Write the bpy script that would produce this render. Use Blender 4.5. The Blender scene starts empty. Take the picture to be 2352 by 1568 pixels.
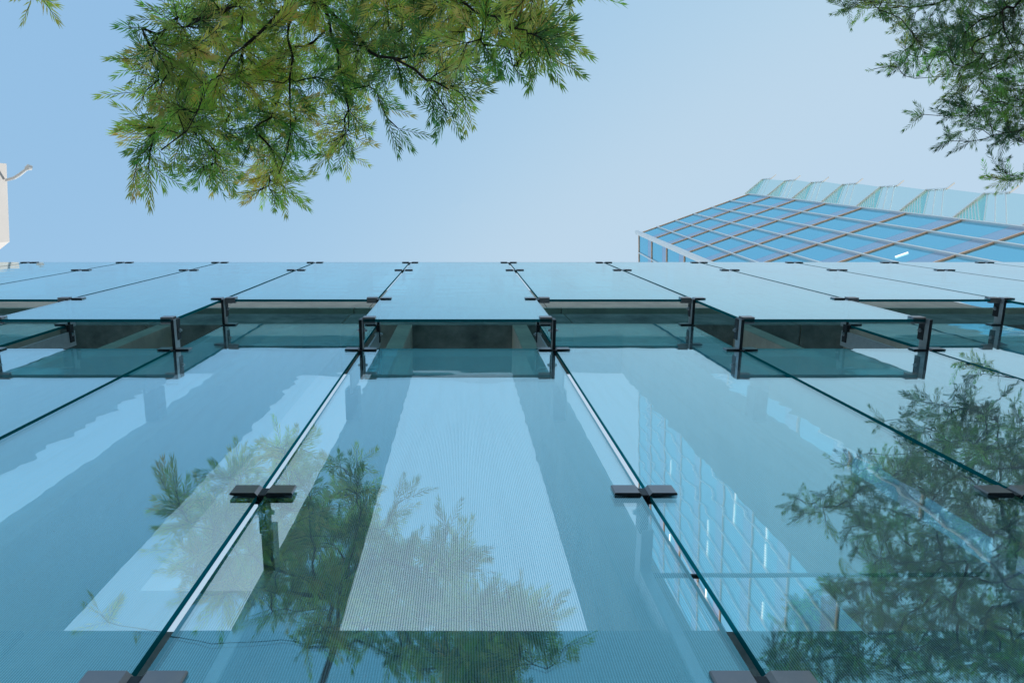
import bpy, bmesh, math, random
import numpy as np
from mathutils import Vector, Matrix

# ------------------------------------------------------------------ camera
sc = bpy.context.scene
CZ = 1.6                       # eye height above the pavement
F = 1568.0                     # focal length in units of a 2352 wide picture (24 mm)
PX, PY, Y0 = 1060.0, 784.0, 468.0
TH = math.atan((PY - Y0) / F)
S, Cc = math.sin(TH), math.cos(TH)
cam_d = bpy.data.cameras.new("camera")
cam = bpy.data.objects.new("camera", cam_d)
sc.collection.objects.link(cam)
cam_d.lens = 24.0; cam_d.sensor_width = 36.0
cam_d.shift_x = (1176 - PX) / 2352.0
cam_d.clip_start = 0.02; cam_d.clip_end = 3000
M = Matrix(((1, 0, 0), (0, -Cc, -S), (0, S, -Cc))).to_4x4()
M.translation = Vector((0, 0, CZ))
cam.matrix_world = M
sc.camera = cam

def at(px, py, depth):
    """the place that far in front of the lens"""
    xc = (px - PX) / F * depth; yd = (py - PY) / F * depth
    return Vector((xc, yd * Cc + depth * S, CZ - yd * S + depth * Cc))

# ------------------------------------------------------------------ light
SUN_AZ = math.radians(42)      # from +Y (behind the screen) towards +X
SUN_EL = math.radians(42)
SKY = ((1.36, .84), (1.14, .59), (.92, .21))
w = bpy.data.worlds.new("World"); sc.world = w; w.use_nodes = True
nt = w.node_tree; nt.nodes.clear()
out = nt.nodes.new("ShaderNodeOutputWorld"); bg = nt.nodes.new("ShaderNodeBackground")
sky = nt.nodes.new("ShaderNodeTexSky"); sky.sky_type = 'NISHITA'; sky.sun_disc = False
sky.sun_elevation = SUN_EL; sky.sun_rotation = SUN_AZ
sky.air_density = 1.0; sky.dust_density = 1.6; sky.ozone_density = 1.4
tint = nt.nodes.new("ShaderNodeMix"); tint.data_type = 'RGBA'; tint.blend_type = 'MULTIPLY'
tint.inputs[0].default_value = 1.0
tint.inputs[7].default_value = (1.12, 1.12, 0.93, 1)
nt.links.new(sky.outputs[0], tint.inputs[6])
# soft shoulder on each channel, as the hazy summer sky of the place is paler than the clean model sky
sp = nt.nodes.new("ShaderNodeSeparateColor"); cb = nt.nodes.new("ShaderNodeCombineColor")
nt.links.new(tint.outputs[2], sp.inputs[0])
for ch, (a_, g_) in enumerate(SKY):
    m1 = nt.nodes.new("ShaderNodeMath"); m1.operation = 'MULTIPLY'; m1.inputs[1].default_value = .191
    m2 = nt.nodes.new("ShaderNodeMath"); m2.operation = 'POWER'; m2.inputs[1].default_value = g_
    m3 = nt.nodes.new("ShaderNodeMath"); m3.operation = 'MULTIPLY'; m3.inputs[1].default_value = a_ / .191
    nt.links.new(sp.outputs[ch], m1.inputs[0]); nt.links.new(m1.outputs[0], m2.inputs[0]); nt.links.new(m2.outputs[0], m3.inputs[0])
    m4 = nt.nodes.new("ShaderNodeMath"); m4.operation = 'SMOOTH_MIN'
    m4.inputs[1].default_value = (.485, .645, .80)[ch] / .191; m4.inputs[2].default_value = .12 / .191
    nt.links.new(m3.outputs[0], m4.inputs[0]); nt.links.new(m4.outputs[0], cb.inputs[ch])
nt.links.new(cb.outputs[0], bg.inputs[0])
bg.inputs[1].default_value = 0.15
nt.links.new(bg.outputs[0], out.inputs[0])
sl = bpy.data.lights.new("sun", 'SUN'); sl.energy = 5.0; sl.angle = math.radians(0.5); sl.color = (1, .95, .86)
so = bpy.data.objects.new("sun", sl); sc.collection.objects.link(so)
sd = Vector((math.sin(SUN_AZ) * math.cos(SUN_EL), math.cos(SUN_AZ) * math.cos(SUN_EL), math.sin(SUN_EL)))
so.rotation_euler = sd.to_track_quat('Z', 'Y').to_euler()
sc.view_settings.view_transform = 'Standard'; sc.view_settings.look = 'None'
sc.view_settings.gamma = 1; sc.view_settings.exposure = 0.42
sc.cycles.max_bounces = 14; sc.cycles.transparent_max_bounces = 24
sc.cycles.transmission_bounces = 12; sc.cycles.glossy_bounces = 8
sc.cycles.caustics_reflective = False

# ------------------------------------------------------------------ materials
def mat(name):
    m = bpy.data.materials.new(name); m.use_nodes = True
    n = m.node_tree; n.nodes.clear()
    o = n.nodes.new("ShaderNodeOutputMaterial")
    return m, n, o

def N(n, t, **kw):
    x = n.nodes.new(t)
    for k, v in kw.items(): setattr(x, k, v)
    return x

def math_(n, op, a=None, b=None, c=None):
    x = N(n, "ShaderNodeMath", operation=op)
    for i, v in enumerate((a, b, c)):
        if v is None: continue
        if isinstance(v, (int, float)): x.inputs[i].default_value = v
        else: n.links.new(v, x.inputs[i])
    return x.outputs[0]

def principled(name, col, rough=.5, metal=0., spec=.5, noise=None, bump=None, coat=0.):
    m, n, o = mat(name)
    b = N(n, "ShaderNodeBsdfPrincipled")
    b.inputs["Base Color"].default_value = (*col, 1); b.inputs["Roughness"].default_value = rough
    b.inputs["Metallic"].default_value = metal; b.inputs["Specular IOR Level"].default_value = spec
    b.inputs["Coat Weight"].default_value = coat
    n.links.new(b.outputs[0], o.inputs[0])
    if noise:
        tc = N(n, "ShaderNodeTexCoord"); t = N(n, "ShaderNodeTexNoise")
        t.inputs["Scale"].default_value = noise[0]; t.inputs["Detail"].default_value = 8; t.inputs["Roughness"].default_value = .65
        n.links.new(tc.outputs["Object"], t.inputs[0])
        r = N(n, "ShaderNodeMapRange"); r.inputs[1].default_value = .3; r.inputs[2].default_value = .7
        n.links.new(t.outputs[0], r.inputs[0])
        mx = N(n, "ShaderNodeMix", data_type='RGBA')
        mx.inputs[6].default_value = (*col, 1); mx.inputs[7].default_value = (*noise[1], 1)
        n.links.new(r.outputs[0], mx.inputs[0]); n.links.new(mx.outputs[2], b.inputs["Base Color"])
        if bump:
            bp = N(n, "ShaderNodeBump"); bp.inputs["Strength"].default_value = bump; bp.inputs["Distance"].default_value = .01
            t2 = N(n, "ShaderNodeTexNoise"); t2.inputs["Scale"].default_value = noise[0] * 12; t2.inputs["Detail"].default_value = 5
            n.links.new(tc.outputs["Object"], t2.inputs[0])
            n.links.new(t2.outputs[0], bp.inputs["Height"]); n.links.new(bp.outputs[0], b.inputs["Normal"])
    return m

def glass_material(name, frit, f0=.17, tintc=(.94, .99, 1.0), dcol=(.30, .70, .92), tcol=(.80, .93, 1.0), cov=.23, opq=.78):
    """coated sheet glass: clear teal transmission plus mirror reflection rising towards grazing view"""
    m, n, o = mat(name)
    tc = N(n, "ShaderNodeTexCoord")
    # slow roller waves of tempered glass
    mp = N(n, "ShaderNodeMapping"); mp.inputs["Scale"].default_value = (1.0, 1.0, 2.2)
    n.links.new(tc.outputs["Object"], mp.inputs[0])
    oi = N(n, "ShaderNodeObjectInfo"); cx = N(n, "ShaderNodeCombineXYZ")
    n.links.new(math_(n, 'MULTIPLY', oi.outputs["Random"], 37.0), cx.inputs[0]); n.links.new(math_(n, 'MULTIPLY', oi.outputs["Random"], 91.0), cx.inputs[2])
    n.links.new(cx.outputs[0], mp.inputs["Location"])
    nz = N(n, "ShaderNodeTexNoise"); nz.inputs["Scale"].default_value = 2.4; nz.inputs["Detail"].default_value = 1.0
    n.links.new(mp.outputs[0], nz.inputs[0])
    bp = N(n, "ShaderNodeBump"); bp.inputs["Strength"].default_value = .25; bp.inputs["Distance"].default_value = .0022
    n.links.new(nz.outputs[0], bp.inputs["Height"])
    lw = N(n, "ShaderNodeLayerWeight"); lw.inputs[0].default_value = .5
    p = math_(n, 'POWER', lw.outputs["Facing"], 2.7)
    fac = math_(n, 'MULTIPLY_ADD', p, 1 - f0, math_(n, 'MULTIPLY_ADD', oi.outputs['Random'], .035, f0 - .015))
    tr = N(n, "ShaderNodeBsdfRefraction"); tr.inputs[0].default_value = (*tintc, 1); tr.inputs["Roughness"].default_value = 0; tr.inputs["IOR"].default_value = 1.06
    b2 = N(n, "ShaderNodeBump"); b2.inputs["Strength"].default_value = 1.0; b2.inputs["Distance"].default_value = .0042
    wv2 = N(n, "ShaderNodeTexNoise"); wv2.inputs["Scale"].default_value = 2.6; wv2.inputs["Detail"].default_value = 0.5
    n.links.new(mp.outputs[0], wv2.inputs[0])
    n.links.new(wv2.outputs[0], b2.inputs["Height"]); n.links.new(b2.outputs[0], tr.inputs["Normal"])
    gl = N(n, "ShaderNodeBsdfGlossy"); gl.inputs["Roughness"].default_value = 0.0
    gc = N(n, "ShaderNodeMix", data_type='RGBA'); gc.inputs[6].default_value = (.34, .93, 1.0, 1); gc.inputs[7].default_value = (1.0, 1.0, 1.0, 1)
    n.links.new(math_(n, 'POWER', lw.outputs["Facing"], 1.9), gc.inputs[0]); n.links.new(gc.outputs[2], gl.inputs[0])
    n.links.new(bp.outputs[0], gl.inputs["Normal"])
    mx = N(n, "ShaderNodeMixShader"); n.links.new(fac, mx.inputs[0])
    if frit:
        sp = N(n, "ShaderNodeSeparateXYZ"); n.links.new(tc.outputs["Object"], sp.inputs[0])
        fx = math_(n, 'FRACT', math_(n, 'MULTIPLY', sp.outputs[0], 1 / .0056))
        fz = math_(n, 'FRACT', math_(n, 'MULTIPLY', sp.outputs[2], 1 / .0042))
        a = math_(n, 'ABSOLUTE', math_(n, 'SUBTRACT', fx, .5)); b = math_(n, 'ABSOLUTE', math_(n, 'SUBTRACT', fz, .5))
        inx = math_(n, 'LESS_THAN', a, cov); inz = math_(n, 'LESS_THAN', b, .40)
        dot = math_(n, 'MULTIPLY', inx, inz)
        # one unprinted field beside the left joint
        ge = N(n, "ShaderNodeNewGeometry"); sq = N(n, "ShaderNodeSeparateXYZ"); n.links.new(ge.outputs["Position"], sq.inputs[0])
        c1 = math_(n, 'MULTIPLY', math_(n, 'GREATER_THAN', sq.outputs[0], -.767), math_(n, 'LESS_THAN', sq.outputs[0], -.47))
        c2 = math_(n, 'MULTIPLY', c1, math_(n, 'GREATER_THAN', sq.outputs[2], 3.08))
        dot = math_(n, 'MULTIPLY', dot, math_(n, 'SUBTRACT', 1.0, c2))
        df = N(n, "ShaderNodeBsdfDiffuse"); df.inputs[0].default_value = (*dcol, 1)
        tl = N(n, "ShaderNodeBsdfTranslucent"); tl.inputs[0].default_value = (*tcol, 1)
        ad = N(n, "ShaderNodeMixShader"); ad.inputs[0].default_value = .5
        n.links.new(df.outputs[0], ad.inputs[1]); n.links.new(tl.outputs[0], ad.inputs[2])
        m2 = N(n, "ShaderNodeMixShader")
        n.links.new(math_(n, 'MULTIPLY', dot, opq), m2.inputs[0])
        n.links.new(tr.outputs[0], m2.inputs[1]); n.links.new(ad.outputs[0], m2.inputs[2])
        n.links.new(m2.outputs[0], mx.inputs[1])
    else:
        n.links.new(tr.outputs[0], mx.inputs[1])
    n.links.new(gl.outputs[0], mx.inputs[2])
    dm = N(n, "ShaderNodeMapping"); dm.inputs["Scale"].default_value = (9, 9, .8); n.links.new(tc.outputs["Object"], dm.inputs[0])
    n.links.new(cx.outputs[0], dm.inputs["Location"])
    dn = N(n, "ShaderNodeTexNoise"); dn.inputs["Scale"].default_value = 2.2; dn.inputs["Detail"].default_value = 9; dn.inputs["Roughness"].default_value = .72
    n.links.new(dm.outputs[0], dn.inputs[0])
    dr = N(n, "ShaderNodeMapRange"); dr.inputs[1].default_value = .48; dr.inputs[2].default_value = .78; dr.inputs[4].default_value = .07
    n.links.new(dn.outputs[0], dr.inputs[0])
    sn = N(n, "ShaderNodeTexVoronoi"); sn.inputs["Scale"].default_value = 14; n.links.new(mp.outputs[0], sn.inputs[0])
    spk = math_(n, 'MULTIPLY', math_(n, 'LESS_THAN', sn.outputs["Distance"], .035), .30)
    du = N(n, "ShaderNodeBsdfDiffuse"); du.inputs[0].default_value = (.42, .46, .47, 1)
    m3 = N(n, "ShaderNodeMixShader"); n.links.new(math_(n, 'ADD', dr.outputs[0], spk), m3.inputs[0])
    n.links.new(mx.outputs[0], m3.inputs[1]); n.links.new(du.outputs[0], m3.inputs[2])
    n.links.new(m3.outputs[0], o.inputs[0])
    return m

GLASS = glass_material("coated_glass", False)
FRIT = glass_material("fritted_glass_back", True)
TEALG = glass_material("teal_coated_glass", False, .15, (.62, .96, .98))
TEALF = glass_material("teal_fritted_glass_back", True, .15, (.62, .96, .98), (.35, .78, .82), (.55, .96, .98), .36, .9)
def edge_mat():
    m, n, o = mat("glass_edge")
    d = N(n, "ShaderNodeBsdfDiffuse"); d.inputs[0].default_value = (.004, .22, .26, 1)
    g_ = N(n, "ShaderNodeBsdfGlossy"); g_.inputs[0].default_value = (.0, .16, .20, 1); g_.inputs["Roughness"].default_value = .15
    mx = N(n, "ShaderNodeMixShader"); mx.inputs[0].default_value = .45
    n.links.new(d.outputs[0], mx.inputs[1]); n.links.new(g_.outputs[0], mx.inputs[2]); n.links.new(mx.outputs[0], o.inputs[0]); return m
EDGE = edge_mat()
PLATE = principled("clamp_steel", (.22, .225, .25), .28, .85, .5, noise=(9, (.32, .28, .27)), bump=.05)
DARKST_SHADE = principled("dark_steel_and_shade", (.018, .024, .03), .4, .3, .4)  # dark steel parts, also shade painted on clamp and post faces
GALV = principled("galvanised_steel", (.36, .42, .46), .38, .55, .5, noise=(22, (.48, .54, .58)), bump=.05)
BOLT = principled("bolt_steel", (.5, .54, .58), .3, .9)
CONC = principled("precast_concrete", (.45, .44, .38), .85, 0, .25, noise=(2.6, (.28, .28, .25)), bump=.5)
CONC2 = principled("dark_mottled_concrete", (.26, .30, .29), .9, 0, .2, noise=(3.4, (.08, .11, .115)), bump=.5)  # darker mottled concrete of the spandrel soffit, lower face and parapet
PAVE = principled("paving_stone", (.38, .37, .35), .85, 0, .3, noise=(1.2, (.44, .43, .40)), bump=.3)
BARK = principled("bark", (.022, .017, .016), .9, 0, .2, noise=(25, (.05, .04, .035)), bump=.5)
WHITE = principled("white_render", (.44, .425, .42), .8, 0, .3, noise=(.35, (.405, .395, .39)), bump=.1)
WHITEM = principled("white_painted_metal", (.6, .61, .62), .35, 0, .5)
FIN = principled("pale_aluminium_fin", (.92, .90, .88), .42, .6, .5)
TRANSOM = principled("bronze_transom", (.86, .60, .44), .5)

def tower_glass(name, col, dif):
    m, n, o = mat(name)
    gl = N(n, "ShaderNodeBsdfGlossy"); gl.inputs[0].default_value = (*col, 1); gl.inputs["Roughness"].default_value = .01
    d = N(n, "ShaderNodeBsdfDiffuse"); d.inputs[0].default_value = (*dif, 1)
    tc = N(n, "ShaderNodeTexCoord"); nz = N(n, "ShaderNodeTexNoise"); nz.inputs["Scale"].default_value = .7
    n.links.new(tc.outputs["Object"], nz.inputs[0])
    bp = N(n, "ShaderNodeBump"); bp.inputs["Strength"].default_value = .15; bp.inputs["Distance"].default_value = .02
    n.links.new(nz.outputs[0], bp.inputs["Height"]); n.links.new(bp.outputs[0], gl.inputs["Normal"])
    mx = N(n, "ShaderNodeMixShader"); mx.inputs[0].default_value = .22
    n.links.new(gl.outputs[0], mx.inputs[1]); n.links.new(d.outputs[0], mx.inputs[2])
    n.links.new(mx.outputs[0], o.inputs[0]); return m
TGLASS = tower_glass("blue_window_glass", (.44, .86, 1.0), (.03, .18, .34))
TSPAN = tower_glass("grey_blue_spandrel", (.62, .74, .88), (.20, .28, .38))

def lamp_mat():
    m, n, o = mat("lit_tube")
    e = N(n, "ShaderNodeEmission"); e.inputs[0].default_value = (1, .98, .93, 1); e.inputs[1].default_value = 1.1
    n.links.new(e.outputs[0], o.inputs[0]); return m
LAMP = lamp_mat()

def screen_mat():
    m, n, o = mat("pale_screen_glass")
    tr = N(n, "ShaderNodeBsdfTransparent"); tr.inputs[0].default_value = (.88, .96, .955, 1)
    gl = N(n, "ShaderNodeBsdfGlossy"); gl.inputs[0].default_value = (.8, .95, .95, 1); gl.inputs["Roughness"].default_value = .03
    mx = N(n, "ShaderNodeMixShader"); mx.inputs[0].default_value = .14
    n.links.new(tr.outputs[0], mx.inputs[1]); n.links.new(gl.outputs[0], mx.inputs[2])
    n.links.new(mx.outputs[0], o.inputs[0]); return m
SCREEN = screen_mat()
SCREEN2 = SCREEN.copy(); SCREEN2.name = "teal_screen_glass"
for n_ in SCREEN2.node_tree.nodes:
    if n_.type == 'BSDF_TRANSPARENT': n_.inputs[0].default_value = (.68, .88, .86, 1)

def leaf_mat(name):
    m, n, o = mat(name)
    at_ = N(n, "ShaderNodeAttribute", attribute_name="tone")
    d = N(n, "ShaderNodeBsdfDiffuse"); t = N(n, "ShaderNodeBsdfTranslucent")
    g = N(n, "ShaderNodeBsdfGlossy"); g.inputs["Roughness"].default_value = .45; g.inputs[0].default_value = (.5, .5, .5, 1)
    br = N(n, "ShaderNodeMix", data_type='RGBA'); br.blend_type = 'MULTIPLY'; br.inputs[0].default_value = 1
    br.inputs[7].default_value = (1.7, 1.65, 1.0, 1)
    n.links.new(at_.outputs[0], d.inputs[0]); n.links.new(at_.outputs[0], br.inputs[6]); n.links.new(br.outputs[2], t.inputs[0])
    m1 = N(n, "ShaderNodeMixShader"); m1.inputs[0].default_value = .72
    n.links.new(d.outputs[0], m1.inputs[1]); n.links.new(t.outputs[0], m1.inputs[2])
    m2 = N(n, "ShaderNodeMixShader"); m2.inputs[0].default_value = .05
    n.links.new(m1.outputs[0], m2.inputs[1]); n.links.new(g.outputs[0], m2.inputs[2])
    n.links.new(m2.outputs[0], o.inputs[0]); return m
LEAF = leaf_mat("leaf")

# ------------------------------------------------------------------ helpers
COL = sc.collection
def link_mesh(name, me, parent=None, loc=None):
    o = bpy.data.objects.new(name, me); COL.objects.link(o)
    if loc is not None: o.location = loc
    if parent is not None: o.parent = parent
    return o

def empty(name, label, cat, loc=(0, 0, 0), group=None):
    o = bpy.data.objects.new(name, None); COL.objects.link(o); o.location = loc
    o['label'] = label; o['category'] = cat
    if group: o['group'] = group
    return o

class MB:
    def __init__(s): s.v = []; s.f = []; s.m = []
    def poly(s, pts, faces, mi=0):
        b = len(s.v); s.v += [tuple(p) for p in pts]
        for k, f in enumerate(faces):
            s.f.append(tuple(b + i for i in f)); s.m.append(mi[k] if isinstance(mi, (list, tuple)) else mi)
    def hexa(s, a, mi=0):          # a = 8 corners: 4 of one end, 4 of the other
        s.poly(a, [(3, 2, 1, 0), (4, 5, 6, 7), (0, 1, 5, 4), (1, 2, 6, 5), (2, 3, 7, 6), (3, 0, 4, 7)], mi)
    def box(s, x0, x1, y0, y1, z0, z1, mi=0, ch=0.0):
        if ch:                      # chamfered along all z-parallel and top/bottom edges
            bm = bmesh.new(); bmesh.ops.create_cube(bm, size=1)
            for v in bm.verts:
                v.co = Vector(((x0 + x1) / 2 + v.co.x * (x1 - x0), (y0 + y1) / 2 + v.co.y * (y1 - y0), (z0 + z1) / 2 + v.co.z * (z1 - z0)))
            bmesh.ops.bevel(bm, geom=bm.edges[:], offset=ch, segments=1, affect='EDGES')
            bm.verts.index_update()
            s.poly([v.co[:] for v in bm.verts], [[v.index for v in f.verts] for f in bm.faces], mi); bm.free()
        else:
            s.hexa([(x0, y0, z0), (x1, y0, z0), (x1, y1, z0), (x0, y1, z0), (x0, y0, z1), (x1, y0, z1), (x1, y1, z1), (x0, y1, z1)], mi)
    def bar(s, a, b, wx, wy, up=(0, 0, 1), mi=0):
        a = Vector(a); b = Vector(b); d = (b - a).normalized(); u = Vector(up)
        sx = d.cross(u).normalized() * wx / 2; sy = sx.cross(d).normalized() * wy / 2
        s.hexa([a - sx - sy, a + sx - sy, a + sx + sy, a - sx + sy, b - sx - sy, b + sx - sy, b + sx + sy, b - sx + sy], mi)
    def tube(s, pts, rad, n=6, mi=0):
        pts = [Vector(p) for p in pts]; base = len(s.v)
        if isinstance(rad, (int, float)): rad = [rad] * len(pts)
        prev = None
        for i, p in enumerate(pts):
            d = (pts[min(i + 1, len(pts) - 1)] - pts[max(i - 1, 0)]).normalized()
            a = d.cross(Vector((.3, .2, 1)) if abs(d.z) < .9 else Vector((1, .1, 0))).normalized()
            if prev is not None:
                a = (prev - d * prev.dot(d)).normalized()
            prev = a; b = d.cross(a)
            for k in range(n):
                t = 2 * math.pi * k / n
                s.v.append(tuple(p + (a * math.cos(t) + b * math.sin(t)) * rad[i]))
        for i in range(len(pts) - 1):
            for k in range(n):
                s.f.append((base + i * n + k, base + i * n + (k + 1) % n, base + (i + 1) * n + (k + 1) % n, base + (i + 1) * n + k)); s.m.append(mi)
        s.f.append(tuple(base + k for k in reversed(range(n)))); s.m.append(mi)
        s.f.append(tuple(base + (len(pts) - 1) * n + k for k in range(n))); s.m.append(mi)
    def mesh(s, name, mats, smooth=False):
        me = bpy.data.meshes.new(name); me.from_pydata(s.v, [], s.f)
        for m in (mats if isinstance(mats, (list, tuple)) else [mats]): me.materials.append(m)
        me.polygons.foreach_set("material_index", s.m)
        if smooth: me.polygons.foreach_set("use_smooth", [True] * len(s.f))
        me.update(); return me
    def build(s, name, mats, parent=None, smooth=False, loc=None):
        return link_mesh(name, s.mesh(name, mats, smooth), parent, loc)

# ------------------------------------------------------------------ ground
g = MB(); g.poly([(-400, -400, 0), (400, -400, 0), (400, 400, 0), (-400, 400, 0)], [(0, 1, 2, 3)])
go = g.build("ground", PAVE); go['kind'] = 'structure'

# ------------------------------------------------------------------ glass screen building
DI, DO, T = .89, .703, .018                       # distance of the inner and the outer glass sheets, sheet thickness
Z1, Z2 = 4.19 + CZ, 5.09 + CZ
CLI = [1.135 + CZ, 2.02 + CZ]                      # clamps on the inner sheets
CLO = [7.39 + CZ, 8.36 + CZ]                      # clamps on the outer sheets
ZTOP = 8.42 + CZ
GAP = .0135
XJ = {}                                           # joint between column i-1 and column i
for i in range(-6, 8):
    XJ[i] = (-.625 + (i) * 1.162) if i <= 0 else (.575 + (i - 1) * 1.162)
bld = empty("screen_building", "concrete frame building behind a double layer of clamped teal glass sheets", "building", (0, 1.2, 0))
BL = Vector((0, 1.2, 0))
def part(mb, name, mats, parent=bld, smooth=False, origin=None, label=None):
    """mesh given in world coordinates, its origin put where it stands"""
    o = mb.build(name, mats, None, smooth)
    c = Vector(origin) if origin is not None else sum((Vector(v) for v in mb.v), Vector()) / len(mb.v)
    o.data.transform(Matrix.Translation(-c)); o.parent = parent
    pw = Vector((0, 0, 0)); p = parent
    while p is not None: pw += p.location; p = p.parent
    o.location = c - pw
    if label: o['label'] = label
    return o

def panel(x0, x1, y, z0, z1, frit, outer=False):
    mb = MB()
    if True:
        p = [(x0, y, z0), (x1, y, z0), (x1, y + T, z0), (x0, y + T, z0), (x0, y, z1), (x1, y, z1), (x1, y + T, z1), (x0, y + T, z1)]
        # faces: bottom, top, front, right, back, left
        mb.poly(p, [(3, 2, 1, 0), (4, 5, 6, 7), (0, 1, 5, 4), (1, 2, 6, 5), (2, 3, 7, 6), (3, 0, 4, 7)],
                [1, 1, 0, 1, 2 if frit else 0, 1])
    return part(mb, "glass_panel", [TEALG if outer else GLASS, EDGE, TEALF if outer else FRIT], origin=((x0 + x1) / 2, y, z0))

for i in range(-5, 7):
    x0, x1 = XJ[i] + GAP, XJ[i + 1] - GAP
    zb = Z1 if i % 2 == 0 else Z2
    if -4 <= i <= 4:
        panel(x0, x1, DI, .35, zb, True)
    panel(x0, x1, DO, zb, ZTOP, True, True)
panel(XJ[-6] + GAP, XJ[-5] - GAP, DO, Z1, ZTOP, True, True)

# ---- clamps
def clamp_meshes():
    """built at the origin, X along the screen, +Y into the building; glass face at y=0"""
    pl = {}
    for sgn in (-1, 1):
        mb = MB()
        x0, x1 = (.010, .098) if sgn > 0 else (-.098, -.010)
        # pressed plate with chamfered lip, front
        h = .030
        xs = [sgn * .006, sgn * .020, sgn * .098]; ys = [.006, -.009, -.009]
        prof = [(xs[0], ys[0]), (xs[1], ys[1]), (xs[2] - sgn * .003, ys[2]), (xs[2], ys[2] + .003), (xs[2], -.0015), (xs[0], .014)]
        n = len(prof)
        b = [(x, y, -h) for x, y in prof] + [(x, y, h) for x, y in prof]
        fs = [tuple(range(n)), tuple(n + k for k in reversed(range(n)))] + [(k, n + k, n + (k + 1) % n, (k + 1) % n) for k in range(n)]
        mb.poly(b, fs, [1] + [0] * (len(fs) - 1))  # underside painted dark, standing in for the shade below the plate
        pl[sgn] = mb.mesh("plate", [PLATE, DARKST_SHADE])
        mb = MB(); mb.box(min(xs[0], xs[2]), max(xs[0], xs[2]), T + .0015, T + .012, -h, h, 0, .0015)
        pl[sgn * 2] = mb.mesh("back_plate", DARKST_SHADE)
    mb = MB(); mb.box(-.0125, .0125, .0, .135, -.0275, .0275, 0, .002); pl['stem'] = mb.mesh("stem", DARKST_SHADE)
    mb = MB(); mb.tube([(-.030, .075, 0), (.030, .075, 0)], .0075, 8); mb.tube([(.0125, .075, 0), (.021, .075, 0)], .013, 6); mb.tube([(-.021, .075, 0), (-.0125, .075, 0)], .013, 6)
    pl['bolt'] = mb.mesh("bolt", BOLT)
    # block that grips a free glass corner
    for sgn in (-1, 1):
        mb = MB(); a, b2 = (.010, .088) if sgn > 0 else (-.088, -.010)
        mb.box(a, b2, -.012, T + .012, -.030, -.002, 0, .002); mb.box(a, b2, -.012, -.001, -.002, .030, 0, .0015)
        pl[('corner', sgn)] = mb.mesh("corner_block", PLATE)
    return pl
CM = clamp_meshes()
def clamp(x, y, z, sides=(-1, 1), corner=(), label=None):
    st = link_mesh("glass_clamp", CM['stem'], bld, Vector((x, y, z)) - BL)
    for s_ in sides:
        if s_ in corner: link_mesh("corner_block", CM[('corner', s_)], st)
        else:
            link_mesh("plate", CM[s_], st); link_mesh("back_plate", CM[2 * s_], st)
    link_mesh("bolt", CM['bolt'], st)
    if label: st['label'] = label
    return st

for i in range(-5, 7):
    x = XJ[i]
    le, re = (i - 1) % 2 == 0, i % 2 == 0          # is the sheet left / right of this joint one of the low ones
    lo = 1 if re else -1; hi = -lo
    for z in CLO: clamp(x, DO, z)
    if -3 <= i <= 4:
        for z in CLI: clamp(x, DI, z)
    if abs(i) <= 5:
        # outer free corner at Z1 with the post going back to the inner joint
        clamp(x, DO, Z1 + .03, sides=(lo,), corner=(lo,))
        clamp(x, DO, Z2 + .03, sides=(-1, 1), corner=(hi,))
        if -4 <= i <= 5:
            clamp(x, DI, Z1 - .03)
            clamp(x, DI, Z2 - .03, sides=(hi,))
        for z in (Z1, Z2):
            mb = MB(); mb.hexa([(x - .0095, DO - .002, z - .036), (x + .0095, DO - .002, z - .036), (x + .0095, DI + .02, z - .036), (x - .0095, DI + .02, z - .036), (x - .0095, DO - .002, z + .036), (x + .0095, DO - .002, z + .036), (x + .0095, DI + .02, z + .036), (x - .0095, DI + .02, z + .036)], [0, 0, 0, 1, 0, 1])  # sides stay galvanised, the dark faces have their shade painted in
            part(mb, "bracket_post", [DARKST_SHADE, GALV])
        # steel plate standing behind the joint between the two levels
        mb = MB(); mb.box(x - .006, x + .006, DI + T + .035, DI + T + .15, Z1 - .45, Z2 + .02)
        part(mb, "stiffener_plate", GALV)
        mb = MB(); mb.box(x - .045, x + .03, DI + T + .15, 1.24, Z1 - .40, Z1 - .28, 0, .003)
        part(mb, "anchor_block", DARKST_SHADE)

# ---- concrete frame
YC, YB = 1.24, 1.77
ZS = 7.03 + CZ; ZBT = 10.9 + CZ; ZL = 1.79 + CZ
cols = [XJ[i] + .028 - (.2 if i <= -2 else 0) for i in range(-5, 7)]
def colmesh(x, z0, z1):
    mb = MB(); mb.box(x - .072, x + .082, YC, YB, z0, z1, 0, .006)
    return part(mb, "concrete_column", CONC)
for x in cols: colmesh(x, ZL - .002, ZS + .03)
for x in cols: colmesh(x, ZBT - .002, ZBT + 2.0)
# upper spandrel with ledge and groove, in precast lengths with joints between them
XL, XR = XJ[-5] - .4, XJ[6] + .8
def spandrel(x0, x1):
    prof = [(YC, ZS), (YC, ZS + .72), (YC + .10, ZS + .74), (YC + .10, ZS + .92), (YC - .03, ZS + .95), (YC - .03, ZS + 1.02), (YC + .16, ZS + 1.95), (YC + .16, ZBT), (YB, ZBT), (YB, ZS)]
    n = len(prof); mb = MB()
    b = [(x0, y, z) for y, z in prof] + [(x1, y, z) for y, z in prof]
    mb.poly(b, [tuple(range(n)), tuple(n + k for k in reversed(range(n)))] + [(k, n + k, n + (k + 1) % n, (k + 1) % n) for k in range(n)],
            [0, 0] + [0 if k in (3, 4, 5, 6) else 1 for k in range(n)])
    return part(mb, "spandrel_beam", [CONC, CONC2])
xs = [XL, -3.3, -1.27, .86 + .32, 3.55, XR]
for a, b in zip(xs[:-1], xs[1:]): spandrel(a + .006, b - .006)
def lowbeam(x0, x1):
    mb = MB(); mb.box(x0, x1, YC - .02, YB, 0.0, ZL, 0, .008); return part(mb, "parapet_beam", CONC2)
for a, b in zip(xs[:-1], xs[1:]): lowbeam(a + .004, b - .004)
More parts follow.
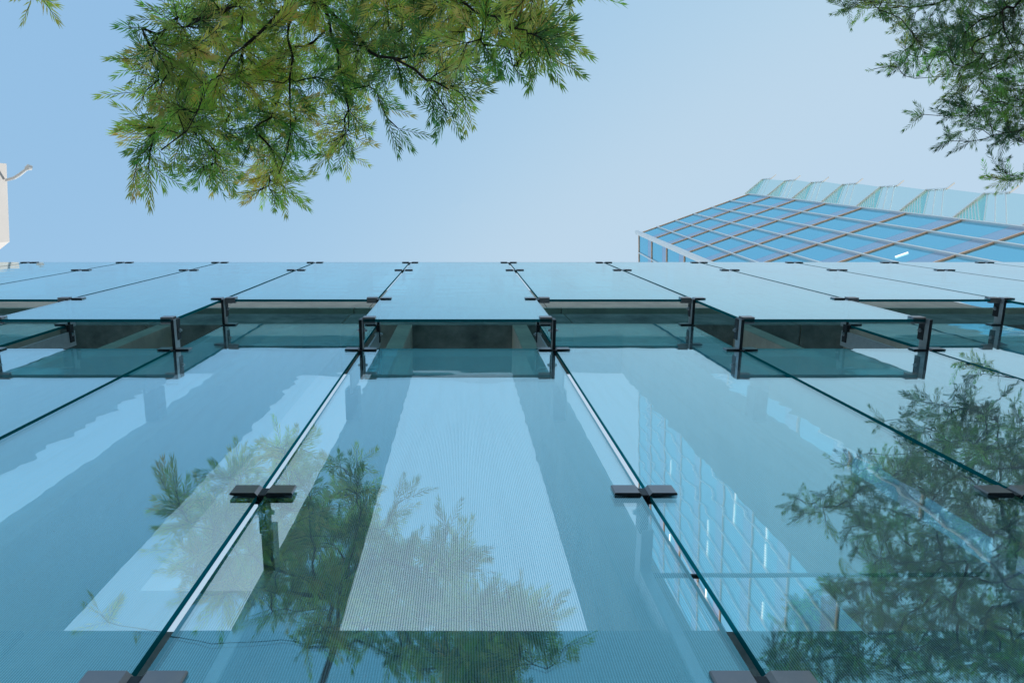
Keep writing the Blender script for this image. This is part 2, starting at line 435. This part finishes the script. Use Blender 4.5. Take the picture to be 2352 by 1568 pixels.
# soffit of the deck carried by the frame
mb = MB(); mb.box(XL, XR, YB - .12, YB + .0, ZBT + 2.0, ZBT + 2.3); part(mb, "top_beam", CONC)
# arms and fins from the lower clamps to the concrete
for i in range(-3, 5):
    x = XJ[i] + .012
    z = CLI[1]
    mb = MB(); mb.box(x - .019, x + .019, DI + .12, 1.215, z - .03, z + .03, 0, .002)
    mb.box(x - .019, x + .019, 1.145, 1.236, 1.0, z - .031, 0, .003)
    part(mb, "support_arm", GALV)
mb = MB(); mb.tube([(XJ[1] + .03, 1.19, CLI[1] + .012), (XJ[2] - .02, 1.19, CLI[1] + .012)], .008, 8)
part(mb, "tie_rod", DARKST_SHADE)

# ------------------------------------------------------------------ tower on the right
TD = 56.0
A = at(1468, 537, TD)                              # top corner between the two faces
u = -(at(1084, 369, 1.0) - Vector((0, 0, CZ))).normalized()       # down along the tower's edges
def horiz(px2, py2):
    """the direction across u that leads from A towards that place in view"""
    v = at(px2, py2, TD) - Vector((0, 0, CZ)); nrm = (A - Vector((0, 0, CZ))).cross(v)
    return nrm.cross(u).normalized() if nrm.cross(u).normalized().dot(v - (A - Vector((0, 0, CZ)))) > 0 else -nrm.cross(u).normalized()
hr = horiz(1719, 447)                              # right hand face
hl = horiz(1468, 640)                              # left hand face
tw = empty("glass_tower", "blue glass office tower with a pale grid of fins at the upper right", "building", (A.x, A.y, 0))
TWB = Vector((A.x, A.y, 0))
def ray_len(pxx, pyy, org, d):
    """how far along d from org the sight line through that place passes"""
    e = at(pxx, pyy, 1.0) - Vector((0, 0, CZ)); o_ = org - Vector((0, 0, CZ))
    n1 = e.cross(d); nn = n1.cross(e)
    return -o_.dot(nn) / d.dot(nn)
WR = ray_len(1719, 447, A, hr)
MOD = WR / 6.0
FH = TD / 13.55 * 1.0
NF = 14
HT = FH * NF
nr = hr.cross(u).normalized()
if nr.dot(A - Vector((0, 0, CZ))) > 0: nr = -nr
nl = hl.cross(u).normalized()
if nl.dot(A - Vector((0, 0, CZ))) > 0: nl = -nl
NL = 26
mb = MB(); b0 = [A, A + hr * WR, A + hr * WR - nr * 18, A + hl * MOD * NL - nr * 3]
ins = [p - (nr + nl) * .35 for p in b0]
mb.poly([*ins, *[p + u * HT for p in ins]], [(0, 1, 2, 3), (7, 6, 5, 4), (0, 4, 5, 1), (1, 5, 6, 2), (2, 6, 7, 3), (3, 7, 4, 0)])
part(mb, "core", TSPAN, tw)
def slab(mbx, org, h, n_, s0, s1, t0, t1, thick, off=0.0):
    p = lambda s_, t_, o_: org + h * s_ + u * t_ + n_ * o_
    mbx.hexa([p(s0, t0, off), p(s1, t0, off), p(s1, t0, off - thick), p(s0, t0, off - thick), p(s0, t1, off), p(s1, t1, off), p(s1, t1, off - thick), p(s0, t1, off - thick)])
for c in range(6):
    for k in range(NF):
        mb = MB(); slab(mb, A, hr, nr, c * MOD + .02, (c + 1) * MOD - .02, k * FH + .05, (k + .70) * FH, .12)
        wdo = part(mb, "window", TGLASS, tw)
        mb = MB(); slab(mb, A, hr, nr, c * MOD + .02, (c + 1) * MOD - .02, (k + .70) * FH + .01, (k + 1) * FH - .05, .12)
        sp_ = mb.build("spandrel_panel", TSPAN)
        cc = wdo.location + TWB; sp_.data.transform(Matrix.Translation(-cc)); sp_.parent = wdo
for k in range(NF):
    mb = MB(); slab(mb, A, hl, nl, .02, MOD * NL, k * FH + .05, (k + .70) * FH, .12); part(mb, "window_band", TGLASS, tw)
    mb = MB(); slab(mb, A, hl, nl, .02, MOD * NL, (k + .70) * FH + .01, (k + 1) * FH - .05, .12); part(mb, "spandrel_band", TSPAN, tw)
for k in range(NF + 1):
    mb = MB(); slab(mb, A, hr, nr, -.02, WR + .02, k * FH - .045, k * FH + .045, .20, .06); part(mb, "transom", TRANSOM, tw)
    mb = MB(); slab(mb, A, hl, nl, -.02, MOD * NL, k * FH - .045, k * FH + .045, .20, .06); part(mb, "transom", TRANSOM, tw)
for c in range(1, 7):
    mb = MB(); slab(mb, A, hr, nr, c * MOD - .045, c * MOD + .045, -.05, HT, .10, .10); part(mb, "fin", FIN, tw)
for c in range(1, NL + 1):
    mb = MB(); slab(mb, A, hl, nl, c * MOD - .045, c * MOD + .045, -.05, HT, .10, .10); part(mb, "fin", FIN, tw)
mb = MB(); e1 = A + (nr + nl) * .16
mb.bar(e1 - u * .05, e1 + u * HT, .26, .26, tuple(nr)); part(mb, "corner_fin", FIN, tw)
# lit ceiling tubes standing behind the panes of both faces, seen as bright dashes
rl = random.Random(5)
for (px, py) in [(2148, 600)]:
    s_ = 4.45 * MOD
for k, s0 in ((6, 3.3),):
    mb = MB(); mb.bar(A + hr * (s0 * MOD) + u * (k + .45) * FH + nr * .03, A + hr * ((s0 + .36) * MOD) + u * (k + .45) * FH + nr * .03, .055, .04, tuple(nr))
    part(mb, "ceiling_tube", LAMP, tw)
for k in range(2, NF - 1):
    for c in range(4, NL - 1):
        if rl.random() < .20:
            mb = MB(); s0 = (c + rl.uniform(.1, .4)) * MOD; t0 = (k + .4) * FH
            mb.bar(A + hl * s0 + u * t0 + nl * .03, A + hl * (s0 + .75 * MOD) + u * t0 + nl * .03, .06, .05, tuple(nl))
            if len([o for o in tw.children if o.name.startswith('ceiling_tube')]) < 60: part(mb, "ceiling_tube", LAMP, tw)
# glass sails hung out along the far edge, one per storey
Bc = A + hr * WR
v_out = None
def proj(P):
    q = P - Vector((0, 0, CZ)); d = q.y * S + q.z * Cc; yd = q.y * Cc - q.z * S
    return PX + F * q.x / d, PY + F * yd / d, d
dv = Vector((.74, -.67, 0)); dv = (dv - u * dv.dot(u)).normalized()
wv = Vector((1, .03, 0)); wv = (wv - u * wv.dot(u)).normalized()
for k in range(0, 11):
    P = Bc + u * (k * FH + .15 - .2 * FH); Q = Bc + u * ((k + 1) * FH + .15 - .2 * FH)
    a = P + dv * 1.75; h = a + dv * .16 + u * FH * .32; a2 = Q + dv * 1.75
    mb = MB(); mb.bar(P, a, .15, .10, tuple(u)); o = part(mb, "sail_strut", FIN, tw)
    mb = MB(); mb.bar(a, h, .10, .08, tuple(u)); mb.bar(h, h + dv * .45, .07, .07, tuple(u)); part(mb, "sail_bracket", FIN, tw)
    if k > 0:
        mb = MB(); t = u * .03
        q = [P, a, h, a2, Q]; ns = dv.cross(u).normalized()
        mb.poly([*q, *[p + ns * .03 for p in q]], [(0, 1, 2, 3, 4), (9, 8, 7, 6, 5)] + [(j, j + 5, (j + 1) % 5 + 5, (j + 1) % 5) for j in range(5)])
    else:
        mb = MB(); q = [P, a, a2, Q]
        mb.poly([*q, *[p + nr * .03 for p in q]], [(0, 1, 2, 3), (7, 6, 5, 4), (0, 4, 5, 1), (1, 5, 6, 2), (2, 6, 7, 3), (3, 7, 4, 0)])
    part(mb, "glass_sail", SCREEN, tw)
    off = nr * .5
    e_ = lambda f: P.lerp(Q, f)
    mb = MB()
    for (st, f) in ((a.lerp(h, .12), .50), (a.lerp(h, .45), .66), (a.lerp(h, .85), .82)):
        mb.bar(st, e_(f), .035, .035, tuple(u))
    part(mb, "fold_bar", FIN, tw)
    mb = MB(); q = [e_(.03), a - u * .15, a.lerp(h, .12) , e_(.50)]; q = [p + dv.cross(u).normalized() * .08 for p in q]
    mb.poly([*q, *[p + nr * .03 for p in q]], [(0, 1, 2, 3), (7, 6, 5, 4), (0, 4, 5, 1), (1, 5, 6, 2), (2, 6, 7, 3), (3, 7, 4, 0)])
    part(mb, "fold_pane", SCREEN2, tw)
    mb = MB()
    for j in range(1, 9):
        t_ = j / 9.5; mb.bar(e_(.50 * t_ + .02), P.lerp(a, .92).lerp(P.lerp(a, .08), 1 - t_ * 0) if False else P.lerp(a, .1 + .8 * t_), .03, .03, tuple(u))
    part(mb, "louvre_blades", FIN, tw)

# ------------------------------------------------------------------ white building at the left edge
D = 38.0
wb = empty("white_building", "white rendered tower corner with a curved lamp arm at the left edge", "building", at(-150, 475, D).xy.to_3d())
p0, p1, p2, p3 = at(15, 376, D), at(22, 555, D), at(-3, 574, D), at(-260, 574, D)
p4 = at(-260, 376, D)
for p in (p1, p2, p3, p4): p.z = p0.z
def onz(px, py, z):
    e = at(px, py, 1.0) - Vector((0, 0, CZ)); k = (z - CZ) / e.z; return Vector((0, 0, CZ)) + e * k
ztop = p0.z
ring = [onz(*q, ztop) for q in ((15, 376), (22, 555), (0, 573), (-300, 575), (-300, 376))]
mb = MB(); n = len(ring)
low = [Vector((p.x, p.y, 0)) for p in ring]
mb.poly([*low, *ring], [tuple(range(n)), tuple(n + k for k in reversed(range(n)))] + [(k, n + k, n + (k + 1) % n, (k + 1) % n) for k in range(n)])
part(mb, "wall", WHITE, wb)
mb = MB()
mb.tube([onz(14, 414, ztop - .2), onz(32, 409, ztop - .2), onz(44, 402, ztop - .15), onz(58, 391, ztop - .1), onz(68, 384, ztop - .1)], [.085, .085, .09, .08, .09], 8)
arm = part(mb, "lamp_arm", WHITEM, wb)
mb = MB(); mb.tube([onz(59, 388, ztop - .25), onz(66, 384, ztop - .2), onz(74, 386, ztop - .1)], [.10, .17, .12], 8)
o = mb.build("lamp_head", WHITEM); c = arm.location + wb.location; o.data.transform(Matrix.Translation(-c)); o.parent = arm

# ------------------------------------------------------------------ trees
def inside(poly, x, y):
    r = False; j = len(poly) - 1
    for i in range(len(poly)):
        xi, yi = poly[i]; xj, yj = poly[j]
        if (yi > y) != (yj > y) and x < (xj - xi) * (y - yi) / (yj - yi) + xi: r = not r
        j = i
    return r

def edge_dist(poly, x, y):
    best = 1e9
    for i in range(len(poly)):
        ax, ay = poly[i]; bx, by = poly[(i + 1) % len(poly)]
        dx, dy = bx - ax, by - ay; t = max(0, min(1, ((x - ax) * dx + (y - ay) * dy) / (dx * dx + dy * dy + 1e-9)))
        best = min(best, math.hypot(x - ax - t * dx, y - ay - t * dy))
    return best

def frame(d, up):
    a = d.cross(up)
    if a.length < 1e-4: a = d.cross(Vector((1, 0, 0)))
    a.normalize(); return a, a.cross(d).normalized()

class Leaves:
    def __init__(s): s.V = []; s.F = []; s.C = []
    def leaf(s, p, d, side, L, w_, bend, col):
        b = len(s.V); n_ = side
        m = p + d * L * .45 + bend * L * .04; t = p + d * L + bend * L * .22
        s.V += [p[:], (m + n_ * w_ / 2)[:], (m - n_ * w_ / 2)[:], t[:]]
        s.F += [(b, b + 2, b + 1), (b + 1, b + 2, b + 3)]
        s.C += [col] * 4
    def spray(s, rnd, p, d, L, leafL, leafW, n_, col):
        up = Vector((rnd.uniform(-.5, .5), rnd.uniform(-.5, .5), 1)).normalized()
        a, b = frame(d, up)
        pos = p.copy(); dd = d.copy(); sag = Vector((rnd.uniform(-.25, .25), rnd.uniform(-.25, .25), -.25))
        path = [pos.copy()]
        for k in range(n_):
            t = (k + .5) / n_
            dd = (dd + sag * .6 / n_).normalized(); pos = pos + dd * L / n_
            sg = 1 if k % 2 else -1
            ll = leafL * rnd.uniform(.75, 1.15) * (1 - .45 * abs(t - .45) ** 1.5 * 2)
            ang = math.radians(rnd.uniform(38, 62) * (1 - .55 * t))
            ld = (dd * math.cos(ang) + (a * sg + b * rnd.uniform(-.55, .55)).normalized() * math.sin(ang)).normalized()
            sd_ = ld.cross(b + a * rnd.uniform(-.8, .8)).normalized()
            s.leaf(pos, ld, sd_, ll, leafW, (dd + Vector((0, 0, -.4))), tuple(min(1, c * rnd.uniform(.85, 1.15)) for c in col))
            if k % 4 == 3: path.append(pos.copy())
        for r in (-.35, .0, .35):
            ld = (dd + a * r + b * rnd.uniform(-.2, .2)).normalized()
            s.leaf(pos, ld, ld.cross(b).normalized(), leafL * .8, leafW, dd, col)
        return path

def dfun(depth, x):
    return depth(x) if callable(depth) else depth

def make_tree(root, seed, poly, lobes, limbs, depth, spread, nclump, per, base, palette, LS=1.0, spacing=38, colfn=None):
    rnd = random.Random(seed)
    LV = Leaves(); nodes = []; parent = []
    def add(p, par): nodes.append(p); parent.append(par); return len(nodes) - 1
    # trunk
    b = add(Vector(base[0]), -1)
    for q in base[1:]: b = add(Vector(q), b)
    top = b
    index = {}
    for li, limb in enumerate(limbs):
        first = limb[0]
        pr = top if first is None else index[first]
        for q in limb[1:]:
            p = at(q[0], q[1], q[2] - .22 + (dfun(depth, q[0]) - 5.5 if callable(depth) else 0))
            par_p = nodes[pr]; steps = max(1, int((p - par_p).length / .14))
            start = par_p.copy()
            for s_ in range(1, steps + 1):
                pp = start.lerp(p, s_ / steps)
                if s_ < steps: pp += Vector((rnd.gauss(0, .012), rnd.gauss(0, .012), rnd.gauss(0, .012)))
                pr = add(pp, pr)
            index[(q[0], q[1])] = pr
    trunk_n = top + 1
    tgt = []
    xs_ = [p[0] for p in poly]; ys_ = [p[1] for p in poly]
    tries = 0
    pts = []
    while len(pts) < nclump and tries < nclump * 60:
        tries += 1
        x, y = rnd.uniform(min(xs_), max(xs_)), rnd.uniform(min(ys_), max(ys_))
        if not inside(poly, x, y) or edge_dist(poly, x, y) < 30: continue
        dz = rnd.uniform(-spread, spread)
        if any(math.hypot(x - a[0], y - a[1]) < spacing and abs(dz - a[2]) < .28 for a in pts): continue
        pts.append((x, y, dz))
    tgt = [(at(x, y, dfun(depth, x) + dz), 1.0) for x, y, dz in pts]
    for (x, y) in lobes: tgt.append((at(x, y, dfun(depth, x) + rnd.uniform(-.15, .2)), .6))
    rp = nodes[top]
    tgt.sort(key=lambda t: (t[0] - rp).length)
    ends = []
    NP = np.array([n_[:] for n_ in nodes[trunk_n:]]); off = trunk_n
    for (p, sc_) in tgt:
        d2 = ((NP - np.array(p[:])) ** 2).sum(1)
        # do not run backwards: prefer nodes nearer the root
        rd = ((NP - np.array(rp[:])) ** 2).sum(1); ok = rd < (p - rp).length_squared * 1.02
        dd = np.where(ok, d2, d2 + 4)
        j = int(dd.argmin()) + off; q = nodes[j]; L = (p - q).length
        steps = max(2, int(L / .12)); pr = j; new = []
        pd = (q - nodes[parent[j]]).normalized() if parent[j] >= 0 else (p - q).normalized()
        c1 = q + pd * L * .35
        for s_ in range(1, steps + 1):
            t = s_ / steps
            pp = q.lerp(c1, t).lerp(c1.lerp(p, t), t) + Vector((rnd.gauss(0, .008), rnd.gauss(0, .008), rnd.gauss(0, .008)))
            pr = add(pp, pr); new.append(pp[:])
        NP = np.vstack([NP, np.array(new)]); ends.append((pr, sc_))
    # sprays
    count = [0] * len(nodes)
    twigs = []
    for e, sc_ in ends:
        p = nodes[e]; d0 = (p - nodes[parent[e]]).normalized()
        base_col = rnd.choices(palette, [c[3] for c in palette])[0][:3]
        if colfn: base_col = colfn(p, base_col, rnd)
        k = e; depth_back = 0
        pn = int(per * rnd.uniform(.7, 1.2) * (1 if sc_ == 1 else .8))
        for s_ in range(pn):
            back = rnd.choice((0, 0, 0, 1, 1, 2, 3)); kk = e
            for _ in range(back):
                if parent[kk] > trunk_n: kk = parent[kk]
            q = nodes[kk]
            dd = (d0 * rnd.uniform(.6, 1.3) + Vector((rnd.gauss(0, .62), rnd.gauss(0, .62), rnd.gauss(-.05, .42)))).normalized()
            col = tuple(c * rnd.uniform(.8, 1.2) for c in base_col)
            L = rnd.uniform(.14, .27) * LS
            path = LV.spray(rnd, q, dd, L, .072 * LS, .0088 * LS, int(17 * rnd.uniform(.8, 1.2)), col)
            twigs.append(path)
    # radii by the pipe rule
    wgt = [0.0] * len(nodes)
    has = [False] * len(nodes)
    for i in range(len(nodes) - 1, -1, -1):
        if not has[i]: wgt[i] = 1.0
        if parent[i] >= 0: wgt[parent[i]] += wgt[i] if not has[i] else wgt[i]; has[parent[i]] = True
    rad = [.0044 * LS * (wv_ ** .42) for wv_ in wgt]
    tb = MB(); done = set()
    kids = {}
    for i, p in enumerate(parent): kids.setdefault(p, []).append(i)
    stack = [0]; 
    while stack:
        s0 = stack.pop(); chain = [s0]
        if parent[s0] >= 0: chain = [parent[s0], s0]
        cur = s0
        while cur in kids:
            ks = sorted(kids[cur], key=lambda i: -wgt[i]); stack += ks[1:]; cur = ks[0]; chain.append(cur)
        if len(chain) >= 2:
            rr = [rad[i] for i in chain]
            if parent[s0] >= 0: rr[0] = rr[1]
            tb.tube([nodes[i] for i in chain], rr, 6 if rr[0] > .02 else 4)
    for path in twigs:
        if len(path) >= 2: tb.tube(path, [.0021 * LS] * (len(path) - 1) + [.001], 3)
    bas = Vector(base[0]); root.location = bas
    o = tb.build("trunk", BARK, None, True); o.data.transform(Matrix.Translation(-bas)); o.parent = root
    me = bpy.data.meshes.new("crown")
    V = np.array(LV.V, dtype=np.float32) - np.array(bas[:], dtype=np.float32)
    Fc = np.array(LV.F, dtype=np.int32)
    me.vertices.add(len(V)); me.vertices.foreach_set("co", V.ravel())
    me.loops.add(Fc.size); me.loops.foreach_set("vertex_index", Fc.ravel())
    me.polygons.add(len(Fc)); me.polygons.foreach_set("loop_start", np.arange(0, Fc.size, 3, dtype=np.int32))
    me.update(); me.validate()
    ca = me.color_attributes.new("tone", 'FLOAT_COLOR', 'POINT')
    ca.data.foreach_set("color", np.c_[np.array(LV.C, dtype=np.float32), np.ones(len(LV.C), dtype=np.float32)].ravel())
    me.materials.append(LEAF)
    link_mesh("crown", me, root)
    print("tree", len(pts), "clumps", len(Fc), "faces", len(nodes), "nodes")

PAL_L = [(.27, .40, .13, 3), (.14, .27, .11, 2.5), (.46, .53, .18, 3), (.70, .66, .30, 2.4), (.60, .48, .22, .5)]
PAL_R = [(.13, .24, .09, 4), (.06, .13, .08, 4), (.30, .38, .12, 1.3), (.22, .48, .12, .6)]
polyL = [(330, -20), (312, 50), (325, 120), (312, 200), (345, 250), (305, 310), (290, 375), (350, 405), (400, 350), (455, 350), (452, 415), (515, 410), (560, 360), (570, 430), (605, 462), (645, 460), (662, 395), (700, 340), (755, 375), (820, 350),
         (850, 285), (880, 275), (905, 315), (950, 290), (935, 230), (980, 225), (1022, 270), (1085, 240), (1080, 185), (1150, 172), (1200, 165), (1230, 130), (1292, 120), (1290, 40), (1260, -20), (1290, -200), (1050, -290), (680, -280), (560, -120), (420, -50)]
lobesL = [(318, 362), (345, 385), (330, 60), (335, 215), (478, 392), (505, 385), (600, 440), (630, 440), (752, 355), (800, 352), (915, 295), (1022, 250), (1065, 225), (1180, 155), (1265, 130), (1275, 70), (345, 310), (650, 425), (470, 380), (330, 130), (1230, 60), (70, -14), (1342, -22)]
limbsL = [[None, (700, -260, 6.0), (690, -60, 5.7), (665, 40, 5.55), (665, 180, 5.45), (668, 300, 5.4), (640, 400, 5.35)],
          [(690, -60), (640, 32, 5.5), (560, 108, 5.4), (470, 195, 5.35), (430, 300, 5.3), (370, 345, 5.3)],
          [(700, -260), (735, 5, 5.7), (800, 70, 5.6), (850, 120, 5.5), (950, 158, 5.45), (1030, 205, 5.4)],
          [(735, 5), (760, 80, 5.6), (790, 200, 5.5), (800, 300, 5.45)],
          [(700, -260), (900, -60, 5.8), (1080, 20, 5.6), (1210, 70, 5.5)],
          [(690, -60), (560, 0, 5.6), (430, 60, 5.5), (350, 100, 5.5)],
          [(700, -260), (400, -160, 5.8), (230, -80, 5.7), (110, -40, 5.6)],
          [(900, -60), (1180, -90, 5.7), (1300, -50, 5.6)]]
t1 = empty("feathery_tree", "sunlit yellow green feathery tree hanging over the upper left, near the glass screen", "tree")
make_tree(t1, 11, polyL, lobesL, limbsL, (lambda x: float(np.interp(x, [200, 350, 600, 800, 950, 1250, 1500], [4.4, 4.4, 5.1, 5.2, 4.6, 3.75, 3.7]))), .32, 235, 11, [(-1.9, -4.6, 0), (-1.85, -4.4, 2.5), (-1.7, -3.9, 5.0), (-1.5, -3.2, 6.6)], PAL_L, 1.0, 30)

polyR = [(1915, -20), (1935, 30), (2005, 50), (2040, 100), (1985, 150), (2000, 190), (2080, 190), (2135, 225), (2105, 262), (2170, 290), (2172, 325), (2230, 350), (2290, 345), (2352, 375), (2600, 400), (2800, 250), (2850, -650), (1960, -650), (1935, -430), (2015, -260), (2130, -180), (2060, -60)]
lobesR = [(2005, 160), (2125, 262), (2185, 325), (2270, 405), (2300, 412), (2330, 415), (1935, 5), (1950, 20), (2290, 380)]
limbsR = [[None, (2560, -120, 9.0), (2480, 20, 8.7), (2350, 120, 8.5), (2230, 180, 8.4), (2080, 175, 8.3)],
          [(2480, 20), (2450, 150, 8.5), (2400, 280, 8.4), (2260, 320, 8.3)],
          [(2560, -120), (2350, -60, 8.7), (2150, 10, 8.5), (1990, 20, 8.4)],
          [(2450, 150), (2520, 320, 8.5), (2420, 390, 8.4), (2330, 405, 8.35)],
          [(2560, -120), (2400, -220, 8.8), (2250, -200, 8.7)], [(2560, -120), (2450, -330, 8.9), (2300, -450, 8.7), (2100, -480, 8.6)], [(2450, -330), (2380, -560, 8.8), (2200, -600, 8.7)]]
t2 = empty("dark_feathery_tree", "darker green feathery tree reaching in from the upper right corner", "tree")
make_tree(t2, 23, polyR, lobesR, limbsR, 8.4, .75, 800, 10, [(9.2, -4.8, 0), (9.1, -4.6, 3.5), (8.9, -4.2, 7.0), (8.6, -3.7, 9.5)], PAL_R, 1.0, 27)
